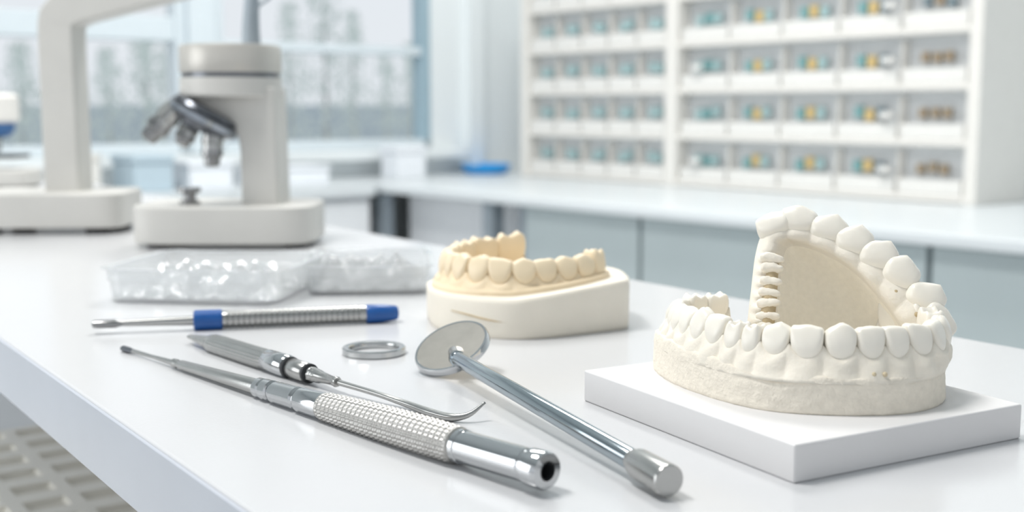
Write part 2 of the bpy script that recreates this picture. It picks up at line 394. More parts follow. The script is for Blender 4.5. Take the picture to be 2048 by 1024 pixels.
def gridtray():
    n0, n1, u0, u1, z0, z1 = -0.02, 0.250, 0.50, 1.06, -0.1945, -0.150
    nn, nu = 7, 14; vs = []; fs = []; fm = []
    def q(n, u, z): x, y = T2(n, u); vs.append((x, y, z)); return len(vs)-1
    def quad(a, b, c, d, mi): fs.append((a, b, c, d)); fm.append(mi)
    dn = (n1-n0)/nn; du = (u1-u0)/nu
    for a in range(nn):
        for b in range(nu):
            A0, A1, B0, B1 = n0+a*dn, n0+(a+1)*dn, u0+b*du, u0+(b+1)*du
            o = [q(A0, B0, z1), q(A1, B0, z1), q(A1, B1, z1), q(A0, B1, z1)]
            a0, a1, b0, b1 = A0+dn*0.13, A1-dn*0.13, B0+du*0.22, B1-du*0.22
            i = [q(a0, b0, z1), q(a1, b0, z1), q(a1, b1, z1), q(a0, b1, z1)]
            l = [q(a0+dn*0.06, b0+du*0.06, z1-0.003), q(a1-dn*0.06, b0+du*0.06, z1-0.003), q(a1-dn*0.06, b1-du*0.06, z1-0.003), q(a0+dn*0.06, b1-du*0.06, z1-0.003)]
            for k in range(4):
                k2 = (k+1) % 4; quad(o[k], o[k2], i[k2], i[k], 0); quad(i[k], i[k2], l[k2], l[k], 1)
            quad(*l, 1)
    c = [q(n0, u0, z0), q(n1, u0, z0), q(n1, u1, z0), q(n0, u1, z0)]
    t = [q(n0, u0, z1), q(n1, u0, z1), q(n1, u1, z1), q(n0, u1, z1)]
    for k in range(4): quad(c[k], c[(k+1) % 4], t[(k+1) % 4], t[k], 0)
    quad(*c, 0)
    v = np.array(vs); cc = (v.min(0)+v.max(0))/2
    me = bpy.data.meshes.new('tray_body'); me.from_pydata((v-cc).tolist(), [], fs)
    me.materials.append(M['trayg']); me.materials.append(M['trayhole'])
    for p, i_ in zip(me.polygons, fm): p.material_index = i_
    o = bpy.data.objects.new('tray_body', me); o.location = cc; COL.objects.link(o); return o
adopt(gt, gridtray())
adopt(gt, tb('tray_rim', 0.2505, 0.255, 0.495, 1.065, -0.1945, -0.146, M['trayg'], 0.001))

# ------------------------------------------------------------------ instruments
# 1 blue-ended spatula
A = Vector((-0.2265, 0.6350, 0.0052)); D = Vector((0.97, 0.225, 0)).normalized()
pr = thing('dental_spatula', 'steel dental spatula with blue bands and flat tip', 'dental tool', (A+D*0.08)[:2]+(0,))
adopt(pr, lathe('flat_blade', A, D, [(0, 0.0014), (0.0006, 0.0028), (0.002, 0.0031), (0.012, 0.0032), (0.0145, 0.0024), (0.016, 0.0018)], M['dsteel'], 24,
                flat=lambda s: 0.72), label='flat satin spatula blade')
adopt(pr, lathe('shaft', A+D*0.016, D, [(0, 0.0017), (0.02, 0.0022), (0.04, 0.0028)], M['steel'], 24))
adopt(pr, lathe('band', A+D*0.053, D, [(0, 0.0046), (0.0006, 0.0057), (0.0149, 0.0057), (0.0155, 0.0048)], M['blue'], 40), label='blue plastic collar')
prof = [(0, 0.0047)]
for k in range(25):
    s = 0.002+k*0.003; prof += [(s, 0.0049), (s+0.0003, 0.0045), (s+0.0009, 0.0045), (s+0.0012, 0.0049)]
prof.append((0.079, 0.0047))
adopt(pr, lathe('handle', A+D*0.0685, D, prof, M['steel'], 40), label='grooved satin steel handle')
adopt(pr, lathe('end_cap', A+D*0.1475, D, [(0, 0.0050), (0.001, 0.0054), (0.010, 0.0051), (0.017, 0.0042), (0.0182, 0.0034), (0.0188, 0.001)], M['blue'], 40), label='rounded blue plastic cap')

# 2 scaler with hook
A = Vector((-0.168, 0.610, 0.0036)); D = (Vector((-0.0655, 0.4883, 0.0050))-A).normalized()
sc = thing('dental_scaler', 'steel dental scaler with ribbed grip and curved hook', 'dental tool', (A+D*0.08)[:2]+(0,))
adopt(sc, lathe('tail', A, D, [(0, 0.0005), (0.002, 0.0016), (0.010, 0.0024), (0.020, 0.0033), (0.026, 0.0036)], M['steel'], 32, flat=lambda s: 0.7+s*10))
adopt(sc, lathe('grip', A+D*0.025, D, [(0, 0.0036), (0.001, 0.0043), (0.005, 0.0050), (0.012, 0.0052), (0.055, 0.0052), (0.060, 0.0048)], M['steel'], 144,
                rfun=lambda s, ph, r: r*(1-0.07*(0.5+0.5*math.cos(20*ph))) if 0.006 < s < 0.058 else r), label='ribbed satin steel grip')
adopt(sc, lathe('ferrule', A+D*0.085, D, [(0, 0.0047), (0.001, 0.0054), (0.018, 0.0054), (0.019, 0.0048)], M['chrome'], 48), label='chrome ferrule')
adopt(sc, lathe('seal_ring', A+D*0.104, D, [(0, 0.0044), (0.0005, 0.0050), (0.0022, 0.0050), (0.0027, 0.0044)], M['black'], 40), label='black rubber ring')
adopt(sc, lathe('collar', A+D*0.1067, D, [(0, 0.0040), (0.001, 0.0046), (0.013, 0.0044), (0.014, 0.0036)], M['steel'], 40))
adopt(sc, lathe('seal_ring', A+D*0.1207, D, [(0, 0.0036), (0.0005, 0.0044), (0.0020, 0.0044), (0.0024, 0.0034)], M['black'], 40))
def rough_r(s, ph, r): return r*(1+0.10*noise.noise(Vector((s*1500, math.cos(ph)*3, math.sin(ph)*3))))
adopt(sc, lathe('neck', A+D*0.123, D, [(0, 0.0030)]+[(0.001+0.0005*k, 0.0034-0.00004*k) for k in range(14)]+[(0.010, 0.0024), (0.020, 0.0019), (0.021, 0.0024), (0.0225, 0.0020)], M['steel'], 32, rfun=rough_r), label='textured steel neck')
e0 = A+D*0.143
adopt(sc, tube('hook', [e0[:], (-0.0556, 0.482, 0.0038), (-0.0430, 0.4720, 0.0022), (-0.0320, 0.4600, 0.0015), (-0.0235, 0.4525, 0.0016), (-0.0165, 0.4510, 0.0032), (-0.0105, 0.4545, 0.0070)],
               [0.0013, 0.0012, 0.0012, 0.0014, 0.0017, 0.0016, 0.0005], M['steel']), label='thin curved steel hook')

# 3 long knurled probe
A = Vector((-0.1953, 0.5891, 0.0015)); D = (Vector((0.0104, 0.3648, 0.0074))-A).normalized()
lp = thing('dental_probe', 'long steel dental probe with knurled grip and hollow end', 'dental tool', (A+D*0.15)[:2]+(0,))
adopt(lp, lathe('tip', A, D, [(0, 0.0008), (0.001, 0.0018), (0.007, 0.0018), (0.012, 0.0011)], M['nose'], 20, flat=lambda s: 0.8), label='dark flattened working tip')
adopt(lp, lathe('wire', A+D*0.012, D, [(0, 0.0011), (0.02, 0.0009), (0.042, 0.0014)], M['steel'], 20))
adopt(lp, lathe('taper', A+D*0.054, D, [(0, 0.0012), (0.001, 0.0021), (0.004, 0.0022), (0.006, 0.0018), (0.009, 0.0024), (0.075, 0.0034), (0.0775, 0.0030)], M['steel'], 40), label='tapered satin steel shank')
adopt(lp, lathe('ring_stack', A+D*0.1310, D, [(0, 0.0032), (0.0006, 0.0043), (0.004, 0.0043), (0.0046, 0.0036), (0.0056, 0.0036), (0.0062, 0.0046), (0.011, 0.0046), (0.0115, 0.0038), (0.0135, 0.0038)], M['chrome'], 48), label='stacked chrome rings')
adopt(lp, lathe('collar', A+D*0.1445, D, [(0, 0.0038), (0.0008, 0.0047), (0.017, 0.0049), (0.018, 0.0040), (0.0195, 0.0040), (0.0205, 0.0052), (0.034, 0.0054), (0.0365, 0.0050)], M['chrome'], 48), label='polished chrome collar')
def kn(s, ph, r):
    k = 12; m_ = 2*math.pi/0.0058
    v = math.sin(k*ph+m_*s)*math.sin(k*ph-m_*s)
    e = min(1, s/0.002, (0.081-s)/0.002); e = max(0, e)
    return r + e*0.00038*v + 0.00008*e*noise.noise(Vector((s*500, math.cos(ph)*3, math.sin(ph)*3)))
kp = []
for k in range(321):
    s = 0.081*k/320; f = s/0.081
    r = 0.0055+0.0012*math.sin(min(1, f*1.5)*math.pi/2) - 0.0004*max(0, f-0.8)/0.2
    kp.append((s, r))
kg = lathe('knurled_grip', A+D*0.181, D, kp, M['knurl'], 196, rfun=kn)
for md in list(kg.modifiers): kg.modifiers.remove(md)
adopt(lp, kg, label='diamond-knurled nickel grip')
adopt(lp, lathe('end_sleeve', A+D*0.262, D, [(0, 0.0052), (0.001, 0.0060), (0.003, 0.0060), (0.0034, 0.0056), (0.034, 0.0056), (0.0345, 0.0052), (0.0355, 0.0052), (0.0362, 0.0061), (0.0425, 0.0063), (0.0435, 0.0057), (0.0436, 0.0032), (0.030, 0.0030)], M['chrome'], 56, capB=False), label='polished chrome hollow end sleeve')
adopt(lp, lathe('bore', A+D*0.294, D, [(0, 0.0029), (0.0115, 0.0029), (0.0116, 0.0027), (0.003, 0.0025)], M['black'], 32), label='dark bore in the end')

# 4 mouth mirror
mc = Vector((-0.0275, 0.5420, 0.0108)); mn = Vector((-0.33, -0.39, 0.85)).normalized()
H0 = Vector((-0.0254, 0.5215, 0.0110)); H1 = Vector((0.0489, 0.3586, 0.0058)); HD = (H1-H0).normalized(); HL = (H1-H0).length
mm = thing('mouth_mirror', 'round dental mouth mirror with a chrome tubular handle', 'dental tool', ((mc+H1)/2)[:2]+(0,))
adopt(mm, lathe('mirror_back', mc-mn*0.0004, mn, [(0, 0.0155), (0.0006, 0.0168), (0.0022, 0.0168), (0.0024, 0.0166), (0.00241, 0.001)], M['mback'], 72), label='satin grey-beige mirror disc')
adopt(mm, lathe('rim', mc-mn*0.0022, mn, [(0, 0.0150), (0.0002, 0.0172), (0.0010, 0.0182), (0.0034, 0.0182), (0.0043, 0.0177), (0.0043, 0.0167), (0.0010, 0.0158)], M['chrome'], 96), label='polished chrome rim')
adopt(mm, tube('neck', [(mc+mn*0.0014+Vector((0.003, -0.0075, -0.0018)))[:], (mc+mn*0.0036+Vector((0.0028, -0.0125, -0.0022)))[:], (H0+HD*0.003)[:]], [0.0032, 0.0028, 0.0028], M['steel'], 24), label='curved steel neck')
adopt(mm, lathe('handle', H0, HD, [(0, 0.0026), (0.001, 0.0034), (0.003, 0.0036), (0.0035, 0.0031), (0.005, 0.0033), (HL-0.022, 0.0036), (HL-0.021, 0.0030)], M['tubeblue'], 64), label='bluish polished tube handle')
adopt(mm, lathe('end_knob', H0+HD*(HL-0.023), HD, [(0, 0.0036), (0.0035, 0.0048), (0.0045, 0.0050), (0.0215, 0.0053), (0.0224, 0.0052), (0.0228, 0.0049)], M['steel'], 40), label='satin steel end knob')

# 5 ring
M['ring'] = mat('grey_ring_steel', (0.50, 0.51, 0.51), 0.18, metal=1.0, var=0.04)
rg = lathe('metal_ring', (-0.0685, 0.5832, 0.0), (0, 0, 1), [(0.0, 0.0124), (0.0, 0.0152), (0.0005, 0.0157), (0.0030, 0.0157), (0.0035, 0.0153), (0.0037, 0.0142), (0.0033, 0.0126), (0.0027, 0.0122), (0.0008, 0.0122), (0.0, 0.0124)], M['ring'], 96, capA=False, capB=False)
tag(rg, 'small polished steel ring lying flat on the table', 'ring')

# ------------------------------------------------------------------ dental casts
def tooth(name, pos, Tn, Nn, Up, w, d, h, m, kind='i', seed=0, taper=0.66, lean=0.16, narrow=0.0):
    """crown: x=Tn (along arch), y=Nn (outward), z=Up; pos = centre of the crown bottom"""
    rnd = random.Random(seed); seg = 40
    if kind == 'm':
        rings = [(0.0, 0.80, 0.80, 2.8), (0.15, 0.89, 0.92, 3.0), (0.35, 0.97, 1.0, 3.4), (0.6, 1.0, 0.97, 4.0), (0.80, 0.98, 0.88, 4.2), (0.92, 0.93, 0.80, 4.0), (0.985, 0.86, 0.70, 3.4), (1.0, 0.72, 0.58, 3.0), (0.96, 0.5, 0.42, 2.6), (0.91, 0.25, 0.25, 2.2), (0.90, 0.08, 0.1, 2)]
    else:
        g = 1-taper
        rings = [(0.0, taper, 0.80, 2.1), (0.10, taper+0.26*g, 0.90, 2.4), (0.22, taper+0.52*g, 0.97, 2.8), (0.38, taper+0.76*g, 1.0, 3.4), (0.55, taper+0.92*g, 0.95, 4.2), (0.70, 0.995, 0.84, 5.0), (0.82, 0.995, 0.72, 5.2),
                 (0.91, 0.97, 0.60, 5.0), (0.965, 0.92, 0.50, 4.6), (0.992, 0.84, 0.40, 4.0), (1.0, 0.66, 0.28, 3), (1.0, 0.25, 0.1, 2)]
    vs = []; fs = []
    asym = (rnd.random()-0.5)*0.12; slant = (rnd.random()-0.5)*0.14; ns = rnd.random()*50
    pk = {'c': 0.13, 'i': 0.02, 'm': 0.0, 'p': 0.09, 'w': 0.19}[kind]
    for (t, sx, sy, n) in rings:
        sx *= 1-narrow*t*t
        for j in range(seg):
            ph = 2*math.pi*j/seg; c, s = math.cos(ph), math.sin(ph)
            xn = sx*math.copysign(abs(c)**(2/n), c); yn = sy*math.copysign(abs(s)**(2/n), s)
            if s > 0: yn *= 1-0.14*abs(xn)**3
            # faint developmental ridges and worn irregularities of a cast tooth
            yn *= 1+0.035*math.cos(xn*7.5)*t+0.07*noise.noise(Vector((xn*1.6+ns, t*2.2, s)))
            x = w/2*xn*(1+0.05*noise.noise(Vector((t*2.5, ns, c)))); y = d/2*yn; z = h*t
            up = max(0, t-0.45)/0.55
            if kind == 'm': z += h*0.08*math.cos(2*math.pi*xn*1.0)*(0.6 if yn < 0 else 1.0)*up*-1 + h*0.05*abs(yn)*up
            z += h*up*(pk*(1-2*abs(xn-asym*3)) + slant*xn + 0.03*noise.noise(Vector((xn*2.5, ns, 3.0))))
            x += asym*w*t; y += -lean*d*t*t
            vs.append((Vector(pos)+Tn*x+Nn*y+Up*z)[:])
    for k in range(len(rings)-1):
        for j in range(seg):
            j2 = (j+1) % seg; fs.append((k*seg+j, k*seg+j2, (k+1)*seg+j2, (k+1)*seg+j))
    fs.append(tuple(range(seg))[::-1]); fs.append(tuple(range((len(rings)-1)*seg, len(rings)*seg)))
    return mesh_obj(name, vs, fs, m)

def ray_poly(p, n, poly):
    best = 0.03
    for i in range(len(poly)):
        a = poly[i]; b = poly[(i+1) % len(poly)]; e = b-a
        den = n[0]*e[1]-n[1]*e[0]
        if abs(den) < 1e-12: continue
        t = ((a[0]-p[0])*e[1]-(a[1]-p[1])*e[0])/den; u = ((a[0]-p[0])*n[1]-(a[1]-p[1])*n[0])/den
        if t > 0 and -1e-6 <= u <= 1+1e-6: best = min(best, t)
    return best

def arch(parent, path, widths, zb, zt, m_gum, m_tooth, outline, d=0.009, h=0.010, spread=0.0052, hs=None, kinds=None, scallop=0.0018, wmul=1.06, taper=0.66, root=0.0016):
    """gum flowing from the base outline up to the crowns, with one crown per width"""
    P, L = crom(path, 400); cen = P.mean(0)
    OP, _ = crom(outline, 120, closed=True)
    tot = sum(widths); sc_ = L/tot; widths = [w*sc_ for w in widths]
    bounds = np.r_[0, np.cumsum(widths)]; n = 20*len(widths)
    Q, _ = crom(path, n); Ds = []; Ns = []
    for i in range(n):
        T = Q[min(i+1, n-1)]-Q[max(i-1, 0)]; T /= np.linalg.norm(T); N = np.array([T[1], -T[0]])
        if np.dot(N, Q[i]-cen) < 0: N = -N
        Ns.append(N); Ds.append(ray_poly(Q[i], N, OP))
    Ds = np.array(Ds); ker = np.ones(15)/15; Ds = np.convolve(np.pad(Ds, 7, mode='edge'), ker, 'valid')
    fl = [0.0, 0.12, 0.25, 0.4, 0.55, 0.7, 0.82, 0.92, 1.0]
    inner = [(0.0030, 1.03), (0.0, 1.03), (-0.0032, 1.0), (-spread+0.0002, 0.75), (-spread-0.0014, 0.4), (-spread-0.004, -0.02)]
    k_ = len(fl)+len(inner); vs = []; fs = []
    for i in range(n):
        s = L*i/(n-1); b = np.searchsorted(bounds, s, side='right')-1; b = min(max(b, 0), len(widths)-1)
        ph = (s-bounds[b])/widths[b]; bulge = math.sin(math.pi*ph)
        sc = scallop*(1-1.7*bulge)
        for f in fl:
            top = spread-0.0004
            if f < 0.82: o = top+0.0010+(Ds[i]-0.0004-top-0.0010)*(1-f/0.82)**1.35
            else: o = top+0.0010-0.0018*((f-0.82)/0.18)
            env = math.sin(math.pi*min(1, f*1.05))
            o += env*(root*(bulge-0.45)) + 0.0012*env*noise.noise(Vector((s*110, f*2.5, 1.7)))
            zz = zb+(zt-zb)*f+sc*max(0, (f-0.55)/0.45)
            vs.append((Q[i][0]+Ns[i][0]*o, Q[i][1]+Ns[i][1]*o, zz))
        for (o, f) in inner:
            zz = zb+(zt-zb)*f + (sc if f > 0.9 else 0)
            vs.append((Q[i][0]+Ns[i][0]*o, Q[i][1]+Ns[i][1]*o, zz))
    for i in range(n-1):
        for j in range(k_-1): fs.append((i*k_+j, i*k_+j+1, (i+1)*k_+j+1, (i+1)*k_+j))
    for i in range(n-1): fs.append((i*k_+k_-1, i*k_, (i+1)*k_, (i+1)*k_+k_-1))
    fs.append(tuple(range(k_))); fs.append(tuple(range((n-1)*k_, n*k_))[::-1])
    adopt(parent, mesh_obj('gum_ridge', vs, fs, m_gum))
    rnd = random.Random(len(widths))
    for q, w in enumerate(widths):
        s = (bounds[q]+bounds[q+1])/2; i0 = int(s/L*399)
        p = P[i0]; T = P[min(i0+5, 399)]-P[max(i0-5, 0)]; T /= np.linalg.norm(T); N = np.array([T[1], -T[0]])
        if np.dot(N, p-cen) < 0: N = -N
        hh = hs[q] if hs else h; kd = kinds[q] if kinds else 'i'
        dd = d*(1.1 if kd == 'm' else 1.0)
        tw = (rnd.random()-0.5)*0.20; off = 0.0008+(rnd.random()-0.5)*0.0010
        Tv = Vector((*T, 0)); Nv = Vector((*N, 0)); Tv2 = (Tv*math.cos(tw)+Nv*math.sin(tw)); Nv2 = (Nv*math.cos(tw)-Tv*math.sin(tw))
        lean = Vector((N[0]*0.06+T[0]*(rnd.random()-0.5)*0.12, N[1]*0.06+T[1]*(rnd.random()-0.5)*0.12, 1)).normalized()
        o = tooth('tooth', (p[0]+N[0]*off, p[1]+N[1]*off, zt-0.0036), Tv2, Nv2, lean, w*wmul, dd, hh+0.0036, m_tooth, kind=kd, seed=q*7+1, taper=taper)
        adopt(parent, o)

def plaster_slab(name, outline, z0, ztop, m, n=200, rough=0.0, rows=10, flare=0.0):
    P, L = crom(outline, n, closed=True); cen = P.mean(0); vs = []; fs = []
    for r in range(rows+1):
        f = r/rows
        for i in range(n):
            v = P[i]-cen; l = np.linalg.norm(v); u = v/l
            zt_ = ztop(P[i][0], P[i][1]); z = z0+(zt_-z0)*f
            off = rough*noise.fractal(Vector((P[i][0]*350, P[i][1]*350, z*350)), 1, 2, 4) - flare*f
            if f > 0.93: off -= 0.0004
            if f == 0: off -= 0.0004
            vs.append((cen[0]+u[0]*(l+off), cen[1]+u[1]*(l+off), z))
    for r in range(rows):
        for i in range(n): fs.append((r*n+i, r*n+(i+1) % n, (r+1)*n+(i+1) % n, (r+1)*n+i))
    fs.append(tuple(range(n))[::-1])
    base = rows*n; c = len(vs)
    for i in range(n):
        p = P[i]+(cen-P[i])*0.05; vs.append((p[0], p[1], ztop(p[0], p[1])+0.0006))
    for i in range(n): fs.append((base+i, base+(i+1) % n, c+(i+1) % n, c+i))
    vs.append((cen[0], cen[1], ztop(cen[0], cen[1])+0.0006)); e = len(vs)-1
    for i in range(n): fs.append((c+i, c+(i+1) % n, e))
    return mesh_obj(name, vs, fs, m)

# plinth
Lp, Fp, Rp, Bp = (0.0298, 0.4858), (0.0911, 0.3742), (0.1872, 0.4282), (0.1259, 0.5398)
pl = extrude('display_plinth', [Lp, Fp, Rp, Bp], 0.0, 0.013, M['plate'], 0.0008)
tag(pl, 'square white matte board under the white plaster cast', 'board')

# cast one (lower)
PZ = 0.013
c1 = thing('dental_cast', 'white plaster lower jaw cast with rough base on board', 'dental model', (0.11, 0.465, PZ))
ol = [(0.0588, 0.489), (0.0625, 0.463), (0.074, 0.438), (0.0875, 0.4205), (0.104, 0.4125), (0.128, 0.4105), (0.146, 0.4165), (0.159, 0.430), (0.1635, 0.446), (0.159, 0.465), (0.146, 0.486), (0.125, 0.504), (0.10, 0.513), (0.079, 0.508), (0.064, 0.500)]
def zt1(x, y):
    return 0.0255+0.0034*max(0, (0.095-x)/0.035)+0.0018*noise.noise(Vector((x*70, y*70, 0)))-0.0026*math.exp(-((x-0.092)/0.010)**2)
adopt(c1, plaster_slab('base', ol, PZ, zt1, M['plaster_rough'], rough=0.00028, rows=16, flare=0.0006), label='rough trimmed plaster base')
path1 = [(0.150, 0.476), (0.1595, 0.461), (0.1600, 0.445), (0.1525, 0.4305), (0.139, 0.4240), (0.119, 0.4210), (0.1010, 0.4255), (0.0860, 0.4370), (0.0745, 0.456), (0.069, 0.476), (0.0695, 0.492), (0.078, 0.502), (0.092, 0.505)]
arch(c1, path1, [10, 10, 9.5, 9.5, 10, 9.5, 9, 9.5, 10, 10.5, 9.5, 7, 7.5, 9.5, 9.5, 8.5, 8, 7, 7, 7, 9, 9], 0.0240, 0.0345, M['plaster'], M['toothw'], ol, d=0.0088, spread=0.0050, taper=0.66, scallop=0.0020, root=0.0020,
     kinds=['m', 'm', 'm', 'p', 'i', 'i', 'i', 'i', 'c', 'i', 'p', 'm', 'm', 'i', 'c', 'i', 'i', 'i', 'i', 'i', 'm', 'm'],
     hs=[0.0100, 0.0095, 0.0090, 0.0086, 0.0084, 0.0084, 0.0082, 0.0084, 0.0088, 0.0086, 0.0080, 0.0064, 0.0066, 0.0084, 0.0084, 0.0078, 0.0074, 0.007, 0.007, 0.0065, 0.0070, 0.007])
# cast one (upper) standing inside the lower
A0 = Vector((0.0985, 0.480, 0)); pd = Vector((0.945, -0.327, 0)).normalized(); yd = Vector((0.327, 0.945, 0)).normalized()
def U(p, y, z): return A0+pd*p+yd*(y+0.40*(z-0.03))+Vector((0, 0, z))
UZ = 0.0268
uc = thing('palate_cast', 'cream plaster upper jaw cast standing upright in lower cast', 'dental model', U(0.035, 0, UZ)[:])
rim = [(0.0, 0.027), (0.0, 0.046), (0.0002, 0.061), (0.0028, 0.0700), (0.0100, 0.0742), (0.0200, 0.0733), (0.0315, 0.0690), (0.0435, 0.0628), (0.0555, 0.0548), (0.0660, 0.0455), (0.0725, 0.0350), (0.0732, 0.027)]
RN = 200; RP, RL = crom(rim, RN); cc = np.array([0.038, 0.0285])
lev = [('c', 1.0, 0.0220), ('c', 0.5, 0.0215), ('c', 0.2, 0.0185), ('o', -0.001, 0.0120), ('o', 0.0010, 0.0070), ('o', 0.0016, 0.0020), ('o', 0.0010, -0.0020), ('o', -0.0010, -0.0050), ('o', -0.0036, -0.0062), ('o', -0.0058, -0.0054), ('o', -0.0074, -0.0030)]
for a in (0.03, 0.07, 0.12, 0.18, 0.25, 0.33, 0.42, 0.52, 0.64, 0.80, 1.0):
    lev.append(('x', a, -0.0016+0.0175*(1-(1-a)**2.8)))
NTT = 8; ts0, ts1 = 0.041, 0.133
vs = []; fs = []; fm = []
for li, (k, a, y) in enumerate(lev):
    for i in range(RN):
        T = RP[min(i+1, RN-1)]-RP[max(i-1, 0)]; T /= np.linalg.norm(T); N = np.array([-T[1], T[0]])
        f = i/(RN-1); left = max(0, 1-f/0.36); left = left*left*(3-2*left); right = max(0, min(1, (f-0.55)/0.35)); right = right*right*(3-2*right)
        yy = y
        if k == 'o': p = RP[i]+N*(a if li < 8 else a*(1+0.7*right))
        elif k == 'c': p = RP[i]+(cc-RP[i])*a
        else:
            st = RP[i]-N*0.0074*(1+0.7*right); p = st+(cc-st)*a
            yy -= 0.002*right*(1-a)
        if 5 <= li <= 10: yy -= 0.012*left
        if k == 'x': yy -= 0.012*left*(1-a)**5
        sarc = f*RL
        if ts0 < sarc < ts1 and 6 <= li <= 10:
            yy -= 0.0010*math.sin(math.pi*((sarc-ts0)/(ts1-ts0)*NTT % 1))
        if sarc < ts0*0.92 and 8 <= li <= 12:
            yy -= 0.0013*math.sin(2*math.pi*sarc/0.0046)*min(1, (ts0*0.92-sarc)/0.004)
        if 7 <= li <= 13:
            yy += (0.0007+0.0006*right)*noise.noise(Vector((i*0.09, li*0.5, 0)))
        q = U(p[0], yy, max(UZ, p[1]))
        nz = 0.0003*noise.noise(q*160) if k != 'c' else 0
        vs.append((q+yd*nz)[:])
for l in range(len(lev)-1):
    for i in range(RN-1):
        fs.append((l*RN+i, l*RN+i+1, (l+1)*RN+i+1, (l+1)*RN+i)); fm.append(1 if l >= 12 else 0)
adopt(uc, mesh_obj('palate', vs, fs, M['plaster'], mats=[M['plaster'], M['palate']], fmats=fm), label='concave speckled cream palate shell')
for q in range(NTT):
    s = ts0+(ts1-ts0)*(q+0.5)/NTT; i = int(s/RL*(RN-1)); w = (ts1-ts0)/NTT
    T = RP[min(i+6, RN-1)]-RP[max(i-6, 0)]; T /= np.linalg.norm(T)
    Nn2 = np.array([-T[1], T[0]]); rad = (pd*Nn2[0]+Vector((0, 0, Nn2[1])))
    Up = (rad*0.85+Vector((0, 0, 0.34+0.5*(q == 0)))+yd*0.05).normalized(); Tn = (pd*T[0]+Vector((0, 0, T[1]))); Tn = (Tn-Up*Tn.dot(Up)).normalized(); Nn = Up.cross(Tn)
    if Nn.dot(yd) > 0: Nn = -Nn
    left = max(0, 1-(i/(RN-1))/0.36); left = left*left*(3-2*left)
    base = U(RP[i][0]-Nn2[0]*0.0040, -0.0004-0.012*left*0.9, RP[i][1]-Nn2[1]*0.0040)
    kd = ('p', 'c', 'w', 'w', 'w', 'w', 'w', 'p')[q]
    adopt(uc, tooth('tooth', base[:], Tn, Nn, Up, w*1.34, 0.0124, (0.0090, 0.0098, 0.0100, 0.0106, 0.0108, 0.0108, 0.0100, 0.0090)[q], M['toothw'], kind=kd, seed=50+q, taper=0.97, lean=0.02, narrow=0.08))
# worn column along the upright edge; tan tube paints the shade between ridges
adopt(uc, tube('painted_groove_shade', [U(0.0068, -0.0148, 0.0290)[:], U(0.0070, -0.0148, 0.045)[:], U(0.0076, -0.0130, 0.062)[:]], [0.0030, 0.0030, 0.0020], M['tan'], 16), label='tan groove with painted shade')
rr_ = random.Random(4)
for q in range(8):
    z = 0.0300+q*0.0045+0.0008*(rr_.random()-0.5); rr = 0.0019+0.0006*rr_.random()
    c0 = U(0.0022+0.0008*rr_.random(), -0.0166+0.0004*max(0, q-4)+0.0006*rr_.random(), z)
    ln = 0.0078+0.0022*rr_.random(); dd = (pd*0.95-yd*0.05+Vector((0, 0, 0.25*(rr_.random()-0.5))))
    adopt(uc, lathe('ridge', c0, dd, [(ln*(1-math.cos(t))/2, max(1e-5, rr*math.sin(t)**0.6*(1+0.2*math.cos(t)))) for t in np.linspace(0.02, math.pi-0.02, 14)], M['plaster'], 20,
                    rfun=lambda s, ph, r: r*(1+0.25*noise.noise(Vector((s*500+q*3, math.cos(ph), math.sin(ph)))))), label='small worn cream ridge')
def pit(parent, c, r, m=M['tan']):
    o = lathe('casting_hole', Vector(c)-Vector((0, 0, r)), (0, 0, 1), [(r*(1-math.cos(a)), max(1e-5, r*math.sin(a))) for a in np.linspace(0.01, math.pi-0.01, 12)], m, 16)
    adopt(parent, o, label='small tan casting hole')
pit(uc, U(0.0270, -0.0050, 0.0700), 0.0011, M['hole']); pit(uc, U(0.0545, -0.0058, 0.0490), 0.0012); pit(uc, U(0.0625, -0.0060, 0.0410), 0.0012)
M['pit'] = mat('pale_tan_pit', (0.62, 0.53, 0.37), 0.8, var=0.1)
pit(c1, (0.1275, 0.4127, 0.0275), 0.0009, M['pit']); pit(c1, (0.1315, 0.4129, 0.0275), 0.0009, M['pit'])

# cast two
c2 = thing('dental_cast', 'yellow stone tooth arch on an ivory plaster base', 'dental model', (0.01, 0.68, 0))
ol = [(-0.0485, 0.690), (-0.0478, 0.676), (-0.0445, 0.658), (-0.0385, 0.6445), (-0.0270, 0.6325), (-0.0130, 0.6225), (0.0020, 0.6180), (0.0180, 0.6215), (0.036, 0.6315), (0.0560, 0.6440), (0.0625, 0.6490), (0.0648, 0.6545), (0.0655, 0.672), (0.062, 0.700), (0.045, 0.730), (0.015, 0.745), (-0.015, 0.742), (-0.037, 0.722)]
def zt2(x, y): return 0.0208+0.0060*max(0, min(1, (x-0.0)/0.06))
adopt(c2, plaster_slab('base', ol, 0.0, zt2, M['base2'], rough=0.0001, rows=10, flare=-0.0003), label='smooth ivory plaster base')
path2 = [(0.0485, 0.670), (0.0375, 0.656), (0.017, 0.6430), (-0.006, 0.6395), (-0.024, 0.648), (-0.0345, 0.666), (-0.0355, 0.688), (-0.027, 0.708), (-0.012, 0.722), (0.007, 0.728)]
ol3 = [(0.0555, 0.678), (0.0530, 0.660), (0.036, 0.642), (0.015, 0.6315), (-0.009, 0.6290), (-0.031, 0.6390), (-0.0440, 0.661), (-0.0455, 0.690), (-0.037, 0.713), (-0.018, 0.731), (0.005, 0.739), (0.03, 0.730), (0.047, 0.705)]
adopt(c2, plaster_slab('gum_base', ol3, 0.0203, lambda x, y: zt2(x, y)+0.0030, M['gum2'], rough=0.0002, rows=6, flare=0.0008), label='yellow stone gum base')
